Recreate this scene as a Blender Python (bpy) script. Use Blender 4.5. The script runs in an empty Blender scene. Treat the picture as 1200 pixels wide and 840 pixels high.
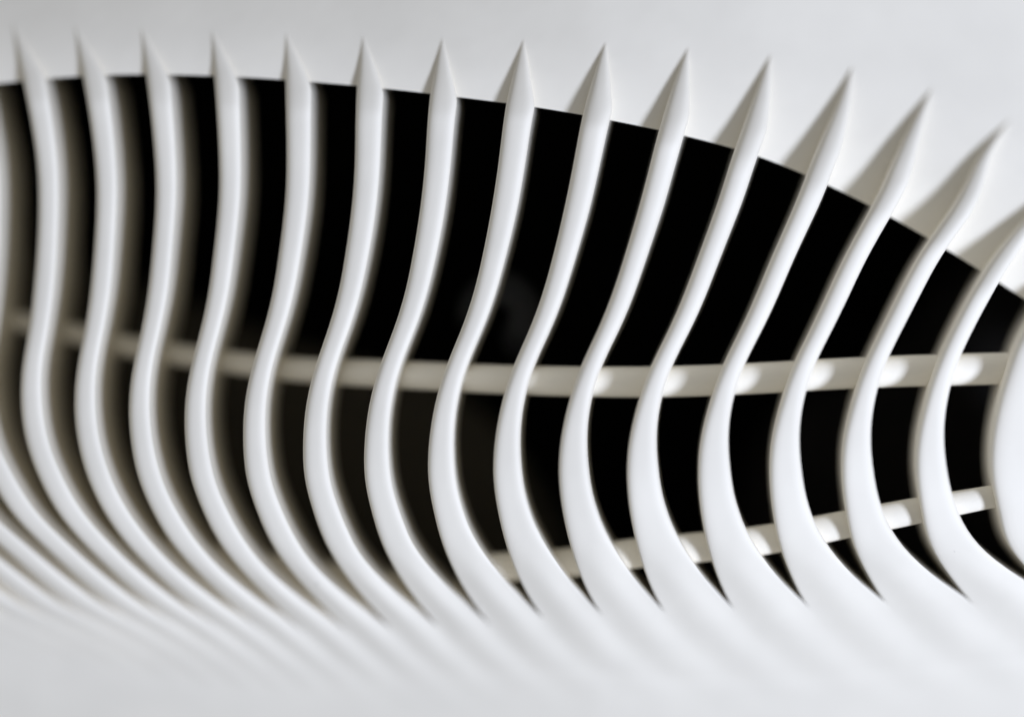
import bpy, math
import numpy as np
from mathutils import Vector

# ------------------------------------------------------------------ units
# sizes are laid out in "u"; 1 u = 0.15 mm, so the visible grille is about 18 cm wide
S = 0.00015
D = 2800.0                      # camera distance in u
RAD = math.radians
scene = bpy.context.scene
C = scene.collection

# ------------------------------------------------------------------ camera
cam_d = bpy.data.cameras.new("camera")
cam = bpy.data.objects.new("camera", cam_d)
C.objects.link(cam)
cam.location = (0, -D * S, 0)
cam.rotation_euler = (RAD(90), 0, 0)
cam_d.sensor_width = 36.0
cam_d.lens = 36.0 * D / 1200.0
cam_d.clip_start = 0.005
cam_d.clip_end = 50
cam_d.dof.use_dof = True
cam_d.dof.focus_distance = (D + 22) * S
cam_d.dof.aperture_fstop = 1.3
scene.camera = cam

# ------------------------------------------------------------------ light
world = bpy.data.worlds.new("World")
scene.world = world
world.use_nodes = True
bg = world.node_tree.nodes["Background"]
bg.inputs[0].default_value = (0.96, 0.975, 1.03, 1)
bg.inputs[1].default_value = 0.31


def area(name, loc, target, size, power, col):
    d = bpy.data.lights.new(name, 'AREA')
    d.shape = 'DISK'
    d.size = size * S
    d.energy = power
    d.color = col
    o = bpy.data.objects.new(name, d)
    C.objects.link(o)
    o.location = Vector(loc) * S
    v = (Vector(target) - Vector(loc))
    o.rotation_euler = v.to_track_quat('-Z', 'Y').to_euler()
    return o


# window on the right, a little below and in front
area("window_light", (4000, -4700, -1900), (0, 0, 0), 1250, 9.3, (0.855, 0.955, 1.24))

scene.view_settings.view_transform = 'Standard'
scene.view_settings.look = 'None'
scene.view_settings.exposure = 0.0
scene.view_settings.gamma = 1.0
scene.view_settings.use_curve_mapping = False
scene.render.engine = 'CYCLES'
scene.cycles.max_bounces = 12
scene.cycles.diffuse_bounces = 8


# ------------------------------------------------------------------ materials
def plastic(name, col, rough, bump=0.06, specks=True):
    m = bpy.data.materials.new(name)
    m.use_nodes = True
    nt = m.node_tree
    b = nt.nodes["Principled BSDF"]
    b.inputs["Roughness"].default_value = rough
    b.inputs["Specular IOR Level"].default_value = 0.35 if specks else 0.08
    tc = nt.nodes.new("ShaderNodeTexCoord")
    n1 = nt.nodes.new("ShaderNodeTexNoise")
    n1.inputs["Scale"].default_value = 70
    n1.inputs["Detail"].default_value = 5
    nt.links.new(tc.outputs["Object"], n1.inputs["Vector"])
    r1 = nt.nodes.new("ShaderNodeMapRange")
    r1.inputs["From Min"].default_value = 0.3
    r1.inputs["From Max"].default_value = 0.7
    r1.inputs["To Min"].default_value = 0.945
    r1.inputs["To Max"].default_value = 1.0
    nt.links.new(n1.outputs["Fac"], r1.inputs["Value"])
    mx = nt.nodes.new("ShaderNodeMix")
    mx.data_type = 'RGBA'
    mx.blend_type = 'MULTIPLY'
    mx.inputs["Factor"].default_value = 1.0
    mx.inputs["A"].default_value = (*col, 1)
    nt.links.new(r1.outputs["Result"], mx.inputs["B"])
    last = mx.outputs["Result"]
    if specks:
        # a few dust specks
        vo = nt.nodes.new("ShaderNodeTexVoronoi")
        vo.inputs["Scale"].default_value = 260
        nt.links.new(tc.outputs["Object"], vo.inputs["Vector"])
        n3 = nt.nodes.new("ShaderNodeTexNoise")
        n3.inputs["Scale"].default_value = 45
        nt.links.new(tc.outputs["Object"], n3.inputs["Vector"])
        lt = nt.nodes.new("ShaderNodeMath")
        lt.operation = 'LESS_THAN'
        lt.inputs[1].default_value = 0.08
        nt.links.new(vo.outputs["Distance"], lt.inputs[0])
        gt = nt.nodes.new("ShaderNodeMath")
        gt.operation = 'GREATER_THAN'
        gt.inputs[1].default_value = 0.69
        nt.links.new(n3.outputs["Fac"], gt.inputs[0])
        ml = nt.nodes.new("ShaderNodeMath")
        ml.operation = 'MULTIPLY'
        nt.links.new(lt.outputs[0], ml.inputs[0])
        nt.links.new(gt.outputs[0], ml.inputs[1])
        ms = nt.nodes.new("ShaderNodeMath")
        ms.operation = 'MULTIPLY'
        ms.inputs[1].default_value = 0.45
        nt.links.new(ml.outputs[0], ms.inputs[0])
        m2 = nt.nodes.new("ShaderNodeMix")
        m2.data_type = 'RGBA'
        nt.links.new(ms.outputs[0], m2.inputs["Factor"])
        nt.links.new(last, m2.inputs["A"])
        m2.inputs["B"].default_value = (0.33, 0.30, 0.25, 1)
        last = m2.outputs["Result"]
    nt.links.new(last, b.inputs["Base Color"])
    n2 = nt.nodes.new("ShaderNodeTexNoise")
    n2.inputs["Scale"].default_value = 1500
    n2.inputs["Detail"].default_value = 3
    nt.links.new(tc.outputs["Object"], n2.inputs["Vector"])
    bp = nt.nodes.new("ShaderNodeBump")
    bp.inputs["Strength"].default_value = bump
    bp.inputs["Distance"].default_value = 0.0002
    nt.links.new(n2.outputs["Fac"], bp.inputs["Height"])
    n4 = nt.nodes.new("ShaderNodeTexNoise")
    n4.inputs["Scale"].default_value = 90
    n4.inputs["Detail"].default_value = 2
    nt.links.new(tc.outputs["Object"], n4.inputs["Vector"])
    b2 = nt.nodes.new("ShaderNodeBump")
    b2.inputs["Strength"].default_value = bump * 1.6
    b2.inputs["Distance"].default_value = 0.002
    nt.links.new(n4.outputs["Fac"], b2.inputs["Height"])
    nt.links.new(b2.outputs["Normal"], bp.inputs["Normal"])
    nt.links.new(bp.outputs["Normal"], b.inputs["Normal"])
    return m


WHITE = plastic("white_plastic", (0.82, 0.77, 0.65), 0.62)
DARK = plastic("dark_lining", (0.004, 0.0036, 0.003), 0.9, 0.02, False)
GREY = plastic("grey_fitting", (0.16, 0.16, 0.16), 0.5, 0.02, False)


# ------------------------------------------------------------------ geometry helpers
def P(px, py, z):
    """point at layout position (px, py) measured in the reference plane, z u in front of it"""
    f = (D - z) / D
    return np.array(((px - 600) * f, -z, -(py - 420) * f))


def obj(name, verts, faces, mat, parent, smooth=True):
    me = bpy.data.meshes.new(name)
    me.from_pydata([tuple(np.asarray(v) * S) for v in verts], [], faces)
    me.validate()
    me.materials.append(mat)
    if smooth:
        me.polygons.foreach_set("use_smooth", [True] * len(me.polygons))
    me.update()
    o = bpy.data.objects.new(name, me)
    C.objects.link(o)
    o.parent = parent
    return o


def loft(rings, closed=True, cap=True):
    n = len(rings[0])
    v = [p for r in rings for p in r]
    f = []
    for i in range(len(rings) - 1):
        for j in range(n if closed else n - 1):
            a, b = i * n + j, i * n + (j + 1) % n
            f.append((a, b, b + n, a + n))
    if cap and closed:
        f.append(tuple(range(n))[::-1])
        f.append(tuple((len(rings) - 1) * n + j for j in range(n)))
    return v, f


def spline(xs, ys):
    """natural cubic spline -> callable"""
    xs = np.asarray(xs, float)
    ys = np.asarray(ys, float)
    n = len(xs)
    h = np.diff(xs)
    A = np.eye(n)
    r = np.zeros(n)
    for i in range(1, n - 1):
        A[i, i - 1], A[i, i], A[i, i + 1] = h[i - 1], 2 * (h[i - 1] + h[i]), h[i]
        r[i] = 3 * ((ys[i + 1] - ys[i]) / h[i] - (ys[i] - ys[i - 1]) / h[i - 1])
    c = np.linalg.solve(A, r)
    b = (ys[1:] - ys[:-1]) / h - h * (2 * c[:-1] + c[1:]) / 3
    d = (c[1:] - c[:-1]) / (3 * h)

    def ev(x):
        x = np.asarray(x, float)
        i = np.clip(np.searchsorted(xs, x) - 1, 0, n - 2)
        t = x - xs[i]
        lo = np.where(x < xs[0], 1, 0)
        t2 = np.where(lo, 0, t)
        tt = np.where(lo, t, 0)
        over = np.where(x > xs[-1], x - xs[-1], 0)
        t2 = np.where(over > 0, xs[-1] - xs[i], t2)
        return ys[i] + b[i] * (t2 + tt) + c[i] * t2 ** 2 + d[i] * t2 ** 3 + over * (b[-1] + 2 * c[-1] * h[-1] + 3 * d[-1] * h[-1] ** 2)
    return ev


def sstep(x, a, b):
    t = np.clip((np.asarray(x, float) - a) / (b - a), 0, 1)
    return t * t * (3 - 2 * t)


# ------------------------------------------------------------------ measured shape of the grille
N = None
ROWS = {   # left edge of each slat (slat 0 .. 15) at a height
    110: [29, 101, 176, 252, 333, 418, 505, 597, 688, 786, 884],
    187: [43, 111, 181, 257, 334, 415, 500, 587, 675, 764, 855, 948, 1048, 1148],
    220: [45, 113, 182, 257, 334, 414, 497, 582, 667, 756, 845, 936, 1034, 1130],
    300: [42, 109, 178, 252, 326, 405, 483, 565, 648, 732, 819, 905, 990, 1079, 1163],
    340: [38, 106, 174, 247, 319, 397, 474, 555, 638, 720, 804, 888, 972, 1055, 1140],
    385: [32, 100, 166, 238, 308, 384, 459, 541, 621, 703, 785, 867, 951, 1034, 1116],
    430: [27, 90, 156, 224, 294, 368, 447, 523, 603, 682, 763, 843, 928, 1015, 1097],
    480: [25, 87, 152, 218, 286, 356, 432, 508, 587, 667, 745, 828, 913, 998, 1082],
    520: [31, 92, 155, 219, 285, 354, 427, 502, 579, 658, 738, 820, 905, 990, 1074],
    560: [44, 105, 165, 225, 288, 357, 426, 501, 577, 656, 737, 818, 904, 988, 1073],
    600: [66, 124, 182, 240, 300, 367, 435, 507, 582, 660, 740, 822, 907, 993, 1078],
    640: [98, 154, 208, 262, 319, 384, 447, 517, 592, 667, 748, 833, 916, 1001, 1088],
    680: [138, 194, 247, 299, 351, 411, 464, 533, 608, 682, 763, 847, 932, 1022, 1112],
    720: [186, 240, 292, 342, 392, 441, 491, 560, 633, 706, 787, 868, 957, 1050, 1147],
    760: [N, 288, N, 390, N, N, 528, 598, 671, 744, 822, 905, 992, 1092, N],
    800: [N, 342, N, 440, N, N, 575, 646, 720, 794, 872, 955, 1045, 1150, N],
    860: [N, 430, N, 525, N, N, 665, 738, 812, 888, 968, 1055, 1150, 1260, N],
    960: [N, 590, N, 690, N, N, 835, 910, 985, 1065, 1150, 1240, 1340, 1450, N],
}
ROWFIT = {}
for y, xs in ROWS.items():
    k = np.array([i for i, x in enumerate(xs) if x is not None], float)
    v = np.array([x for x in xs if x is not None], float)
    ROWFIT[y] = np.polyfit(k, v, 3)
TIPX = np.polyfit(np.arange(14), [11, 89, 167, 249, 335, 424, 515, 612, 710, 807, 903, 1000, 1095, 1181], 3)
TIPY = spline([-4, 0, 2, 4, 6, 8, 9, 10, 11, 12, 13, 14, 15, 18], [18, 27, 31, 38, 44, 50, 56, 64, 78, 103, 140, 190, 250, 330])
OPEN = spline([-400, 0, 62, 130, 210, 290, 375, 460, 545, 635, 720, 805, 890, 970, 1045, 1125, 1200, 1500],
              [150, 98, 92, 88, 88, 91, 97, 105, 115, 127, 142, 160, 184, 217, 255, 302, 350, 560])


def left_edge(k):
    if k < 0:       # beyond the left edge the spacing stays as it is there
        a_, b_ = left_edge(0), left_edge(1)
        return (lambda y: a_[0](y) + k * (b_[0](y) - a_[0](y))), float(TIPY(k))
    ty = float(TIPY(k))
    tx = float(np.polyval(TIPX, k)) if k <= 14 else float(np.polyval(TIPX, 14)) + 80 * (k - 14)
    ys, xs = [ty], [tx]
    for y in sorted(ROWFIT):
        if y > ty + (28 if y < 150 else 45):
            ys.append(y)
            xs.append(float(np.polyval(ROWFIT[y], k)) + 1.1 * math.sin(k * 12.9 + y * 0.0031) * math.sin(k * 4.7 + 1.0 + y * 0.006))
    return spline(ys, xs), ty


WBASE = spline([0, 93, 187, 280, 380, 430, 480, 520, 560, 600, 640], [37, 36, 33, 31, 28.5, 27.5, 29, 33, 38.5, 44, 51])


WLEFT = spline([430, 480, 520, 560, 600, 640], [27, 27, 28.5, 30, 31, 32])
WRIGHT = spline([430, 480, 520, 560, 600, 640], [27, 29, 34, 39.5, 45, 56])


def width(k, y, ty):
    w = float(WBASE(min(y, 520)))
    if y > 435:
        q = float(sstep(k, 4, 11))
        b_ = float(sstep(y, 435, 525))
        w = (1 - b_) * w + b_ * ((1 - q) * float(WLEFT(min(y, 640))) + q * float(WRIGHT(min(y, 640))))
    if y < 350:     # the middle slats are broader in their upper half
        w *= 1 + (0.13 * math.exp(-((k - 5.2) / 2.6) ** 2) - 0.09) * float(1 - sstep(y, 250, 350))
    taper = np.clip((y - ty) / (66 + 14 * float(sstep(k, 4, 7)) + 34 * float(sstep(k, 8, 13))), 0, 1)
    w *= max(0.02, 1 - (1 - taper) ** 1.2)
    w *= 0.87 + 0.12 * float(sstep(k, 5.5, 8)) * float(1 - sstep(y, 230, 340)) - 0.06 * float(1 - sstep(k, 2, 5)) * float(1 - sstep(y, 350, 500)) + 0.08 * float(sstep(y, 400, 560)) + 0.05 * float(sstep(y, 560, 640))
    w *= 1 + 0.022 * math.sin(k * 7.3 + 0.5 + y * 0.004)
    if k >= 15:
        w *= 1 + 0.9 * float(sstep(y, 330, 500))
    return w


ZF = spline([-60, 0, 60, 120, 200, 300, 400, 480, 560, 640, 720, 800, 900, 1000],
            [-2, -1, 0, 0, 0, 3, 12, 18, 17, -8, -68, -150, -270, -400])


def zx(px):
    """the whole front turns away to the left"""
    return -0.10 * (700 - np.minimum(px, 700)) - 0.00002 * np.maximum(px - 700, 0) ** 2


def z_front(px, py):
    return float(ZF(py)) + float(zx(px))


def z_shell(px, py):
    """upper shell: flat above, rolling back towards the edge of the opening"""
    dy = float(OPEN(px)) - py
    deep = 20 + 35 * float(sstep(px, 480, 1120))
    lean = (0.56 - 0.18 * float(sstep(px, 100, 900))) * (math.log1p(math.exp(min(30.0, (dy - 30) / 25.0))) * 25.0)
    return -deep - lean + float(zx(px))


# ------------------------------------------------------------------ the grille
root = bpy.data.objects.new("vent_grille", None)
C.objects.link(root)
root.location = (0, 0, 0)
root["label"] = "white plastic vent grille of curved slats over a black opening"
root["category"] = "vent grille"

# upper shell with thickness
TH = 9
nx, ny = 110, 40
top, bot = [], []
for j in range(ny + 1):
    for i in range(nx + 1):
        px = -420 + (2040) * i / nx
        yo = float(OPEN(px))
        s = j / ny
        s = 1 - (1 - s) ** 1.5
        py = -420 + (yo + 420) * s
        z = z_shell(px, py)
        top.append(P(px, py, z))
        b_ = P(px, py, z)
        b_[1] += TH
        if j == ny:
            b_[2] += 2
        bot.append(b_)
m = nx + 1
f = []
nv = len(top)
for j in range(ny):
    for i in range(nx):
        a = j * m + i
        f.append((a, a + m, a + m + 1, a + 1))
        f.append((nv + a, nv + a + 1, nv + a + m + 1, nv + a + m))
for i in range(nx):
    a = ny * m + i
    f.append((a, nv + a, nv + a + 1, a + 1))
    f.append((i, i + 1, nv + i + 1, nv + i))
for j in range(ny):
    f.append((j * m, nv + j * m, nv + j * m + m, j * m + m))
    a = j * m + nx
    f.append((a, a + m, nv + a + m, nv + a))
o = obj("upper_shell", top + bot, f, WHITE, root)


def edge_split(o, ang=40):
    md = o.modifiers.new("sharp", 'EDGE_SPLIT')
    md.split_angle = RAD(ang)


edge_split(o)

# lower shell, just behind the slats' fronts where they run together
EDGE = spline([-400, 0, 300, 500, 600, 700, 800, 1000, 1200, 1600], [565, 600, 645, 675, 690, 702, 710, 703, 684, 640])
ny2 = 60
nx, m = 420, 421
edges = {k: left_edge(k) for k in range(-9, 22)}


def ripple_amp(px, py):
    return (7.0 - 1.5 * float(sstep(px, 400, 900))) * (1 - float(sstep(py, 690 - 40 * float(1 - sstep(px, 0, 300)), 850 - 55 * float(1 - sstep(px, 0, 350))))) * (0.35 + 0.65 * float(sstep(px, -40, 150)))


def ripple_row(py):
    ks = sorted(edges)
    return np.array([float(edges[k][0](py)) for k in ks])


def crease(px, py):
    """a faint fold low on the left and the soft step under it"""
    z = 0.0
    ax, ay, bx, by = 0.0, 628.0, 160.0, 778.0
    dx, dy = bx - ax, by - ay
    n_ = math.hypot(dx, dy)
    t = ((px - ax) * dx + (py - ay) * dy) / n_ / n_
    d_ = ((px - ax) * dy - (py - ay) * dx) / n_ + 9 * math.sin(t * 3.0) - 4
    z -= 2.6 * math.exp(-(d_ / 9.0) ** 2) * float(sstep(t, 1.25, 0.5) if False else 1 - sstep(t, 0.45, 1.15)) * float(sstep(t, -0.5, 0.05))
    yl = 792 + 0.09 * px + 9 * math.sin(px / 46.0)
    z += 2.2 * float(sstep(py, yl - 10, yl + 12)) * float(1 - sstep(px, 130, 330))
    return z


RY = np.arange(540, 1165, 5.0)
RT = np.array([ripple_row(y) for y in RY])


def RIP(py):
    t = (py - RY[0]) / 5.0
    i = int(min(max(t, 0), len(RY) - 2))
    return RT[i] + (RT[i + 1] - RT[i]) * (t - i)


top, bot = [], []
for j in range(ny2 + 1):
    for i in range(nx + 1):
        px = -420 + 2040 * i / nx
        ye = float(EDGE(px))
        py = ye + (1160 - ye) * (j / ny2) ** 1.4
        lk = RIP(py)
        q_ = np.searchsorted(lk, px)
        fr_ = (px - lk[q_ - 1]) / (lk[q_] - lk[q_ - 1]) if 0 < q_ < len(lk) else 0.5
        rip = ripple_amp(px, py) * 0.5 * (1 + math.cos(2 * math.pi * fr_))
        g = 95 * max(0.0, 1 - (py - ye) / (105 + 95 * (1 - float(sstep(px, 250, 700))))) ** 2.3
        z = z_front(px, py) - g - rip + crease(px, py)
        top.append(P(px, py, z))
        b_ = P(px, py, z)
        b_[1] += TH
        bot.append(b_)
f = []
nv = len(top)
for j in range(ny2):
    for i in range(nx):
        a = j * m + i
        f.append((a, a + m, a + m + 1, a + 1))
        f.append((nv + a, nv + a + 1, nv + a + m + 1, nv + a + m))
for i in range(nx):
    a = ny2 * m + i
    f.append((a, nv + a, nv + a + 1, a + 1))
    f.append((i, i + 1, nv + i + 1, nv + i))
for j in range(ny2):
    f.append((j * m, nv + j * m, nv + j * m + m, j * m + m))
    a = j * m + nx
    f.append((a, a + m, nv + a + m, nv + a))
edge_split(obj("lower_shell", top + bot, f, WHITE, root))

# slats
H = 102.0
NU = 14


def make_slat(k):
    Lk, ty = edges[k]
    Ln = edges[k + 1][0]
    ys = list(np.linspace(ty, ty + 120, 22)) + list(np.linspace(ty + 132, 1000, 76))
    rings = []
    for y in ys:
        l = float(Lk(y))
        w = width(k, y, ty)
        nxt = float(Ln(y)) if y > 400 else l + 90
        sp = nxt - l
        # the slats broaden below until they run into each other
        close = 712 + 26 * (1 - float(sstep(k, 3, 8))) - 22 * float(sstep(k, 6, 14)) + 12 * float(sstep(k, 3, 7)) - 10 * (1 - float(sstep(k, -3, 3)))
        start = 600 + 45 * (1 - float(sstep(k, 3, 8)))
        if y > start and k < 15:
            w0 = float(width(k, start, ty))
            t = min(1.0, (y - start) / (close - start))
            w = w0 + (sp + 0.5 - w0) * t ** (1.25 + 1.3 * (1 - float(sstep(k, 3, 8))))
        elif y > start:
            w = max(w, sp)
        r = l + w
        zf = z_front(l + w * 0.5, y)
        # roundness of the front: a half round above, a shallow wave where the slats run together
        lft = 1 - float(sstep(k, 3, 8))
        flat = float(sstep(y, 630, 720 + 30 * lft))
        ur = float(sstep(k, 6, 10)) * float(1 - sstep(y, 400, 520))
        pw = 2.8 - 0.5 * ur + 1.4 * float(sstep(y, 420, 580)) * float(sstep(k, 3, 9))
        wave = ripple_amp(l, y)
        # below, the slat sinks into the lower shell
        sink = 2.2 * float(sstep(y, 650, 800))
        rc = min(w * 0.5, 11 + 4 * ur) * (1 - flat) + flat * wave
        # seat the tip on the shell
        xm = l + w * .5
        rise = 92 + 62 * float(sstep(k, 7, 12))
        if y < ty + rise:
            if y == ys[0]:
                drop = z_shell(xm, y) - zf
            zf += drop * (1 - min(1.0, (y - ty) / rise)) ** 1.3
        if y < float(OPEN(xm)):
            zf = max(zf, z_shell(xm, y) + rc * (0.30 + 0.55 * float(sstep(y, ty + 25, ty + 80))))
        front = []
        for q in range(NU + 1):
            u = -math.cos(math.pi * q / NU)
            dz = rc * ((1 - flat) * (1 - max(0.0, 1 - abs(u) ** pw) ** (1 / pw)) + flat * 0.5 * (1 - math.cos(math.pi * u)))
            px_ = l + w * (u + 1) / 2
            front.append(P(px_, y, zf + float(zx(px_)) - float(zx(xm)) - dz - sink))
        depth = (H + 35 * (1 - float(sstep(k, 2, 7)))) * (0.5 + 0.5 * float(sstep(y, ty, ty + 45)))
        lat = 2 + 6 * float(sstep(k, 5, 12))
        fl, fr = front[0], front[-1]
        mid = (fl + fr) / 2
        back = []
        for (src) in (fr, fl):
            d_ = src.copy()
            d_[0] = mid[0] + (src[0] - mid[0]) * 0.92 + lat
            d_[1] = mid[1] + depth
            back.append(d_)
        mr = fr * 0.5 + back[0] * 0.5
        ml_ = fl * 0.5 + back[1] * 0.5
        rings.append([np.array(v) for v in front] + [mr, back[0], back[1], ml_])
    v, f = loft(rings)
    o = obj("slat", v, f, WHITE, root)
    edge_split(o, 55)
    return o


for k in range(-8, 18):
    make_slat(k)


# crossbar and lower rail: rods running through the slats
def rod(name, pts, radii, setback, squash=1.0, seg=20, start=-360):
    xs = [p[0] for p in pts]
    cy = spline(xs, [p[1] for p in pts])
    rr = spline(xs, radii)
    sb = spline(xs, setback)
    rings = []
    for px in np.linspace(start, 1560, 120):
        y, r, b_ = float(cy(px)), float(rr(px)), float(sb(px))
        zc = z_front(px, y) - b_
        c = P(px, y, zc)
        ring = []
        for q in range(seg):
            a = 2 * math.pi * q / seg
            ring.append(c + np.array((0, -math.cos(a) * r * squash, math.sin(a) * r)))
        rings.append(ring)
    v, f = loft(rings)
    o = obj(name, v, f, WHITE, root)
    edge_split(o, 60)
    return o


rod("crossbar", [(-400, 290), (0, 372), (75, 388), (143, 404), (213, 416), (350, 433), (425, 437), (510, 441), (600, 445), (680, 447),
                 (760, 447.5), (820, 446), (900, 442.5), (990, 437.5), (1160, 432), (1600, 418)],
    [12, 12.5, 13, 13.5, 14, 15, 16.5, 17, 17.5, 18, 18.5, 18.5, 18.5, 18.5, 19, 19],
    [124, 122, 120, 116, 110, 97, 86, 78, 72, 68, 65, 62, 60, 58, 58, 58])
rod("lower_rail", [(-400, 640), (0, 660), (300, 672), (580, 664), (655, 660), (735, 649), (818, 641), (897, 632), (982, 616), (1065, 600), (1150, 584), (1600, 520)],
    [14, 14, 15, 17, 18, 18, 18, 18, 17, 16, 14, 14],
    [60, 60, 60, 58, 60, 52, 48, 45, 42, 40, 38, 38], squash=0.7, start=556)

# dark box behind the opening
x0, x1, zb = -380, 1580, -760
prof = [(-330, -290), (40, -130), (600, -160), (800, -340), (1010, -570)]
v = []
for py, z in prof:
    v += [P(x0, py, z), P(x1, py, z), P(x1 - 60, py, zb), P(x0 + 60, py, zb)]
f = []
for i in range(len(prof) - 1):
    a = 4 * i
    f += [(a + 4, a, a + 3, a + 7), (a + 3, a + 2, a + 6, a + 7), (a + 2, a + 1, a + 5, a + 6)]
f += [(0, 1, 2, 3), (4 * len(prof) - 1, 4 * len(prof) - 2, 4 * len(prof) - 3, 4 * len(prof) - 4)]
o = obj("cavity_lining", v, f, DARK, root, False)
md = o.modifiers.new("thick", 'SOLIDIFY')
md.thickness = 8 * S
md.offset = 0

# bent dark baffles deeper inside
BAFFLE = plastic("dark_grey_baffle", (0.07, 0.061, 0.044), 0.8, 0.05, False)


def baffle(x0, x1, ytop, ylow, zt, zl, mat):
    v, f = [], []
    nx_, ny_ = 30, 10
    for j in range(ny_ + 1):
        for i in range(nx_ + 1):
            px = x0 + (x1 - x0) * i / nx_
            yt = float(ytop(px))
            t = j / ny_
            py = yt + (ylow - yt) * t
            v.append(P(px, py, zt + (zl - zt) * t - 60 * (i / nx_ - .5) ** 2))
    for j in range(ny_):
        for i in range(nx_):
            a_ = j * (nx_ + 1) + i
            f.append((a_, a_ + nx_ + 1, a_ + nx_ + 2, a_ + 1))
    ob = obj("baffle", v, f, mat, root)
    sm = ob.modifiers.new("thick", 'SOLIDIFY')
    sm.thickness = 7 * S
    sm.offset = 0
    return ob


baffle(-380, 690, spline([-380, 0, 150, 300, 450, 600, 690], [270, 296, 325, 385, 432, 520, 690]), 740, -330, -270, BAFFLE)
baffle(850, 1560, spline([850, 900, 1000, 1080, 1130, 1200, 1560], [620, 500, 440, 360, 300, 270, 250]), 740, -400, -340, plastic("charcoal_baffle", (0.017, 0.015, 0.013), 0.85, 0.05, False))

# curled clip inside the cavity
rings = []
for i in range(40):
    a = RAD(-60 + 250 * i / 39)
    c = P(585 + 0, 372, -330) + np.array((math.cos(a) * 34, 0, math.sin(a) * 40))
    t = np.array((math.cos(a), 0, math.sin(a)))
    rings.append([c + t * math.cos(b) * 9 + np.array((0, math.sin(b) * 9, 0)) for b in np.linspace(0, 2 * math.pi, 10, endpoint=False)])
v, f = loft(rings)
obj("clip", v, f, GREY, root)
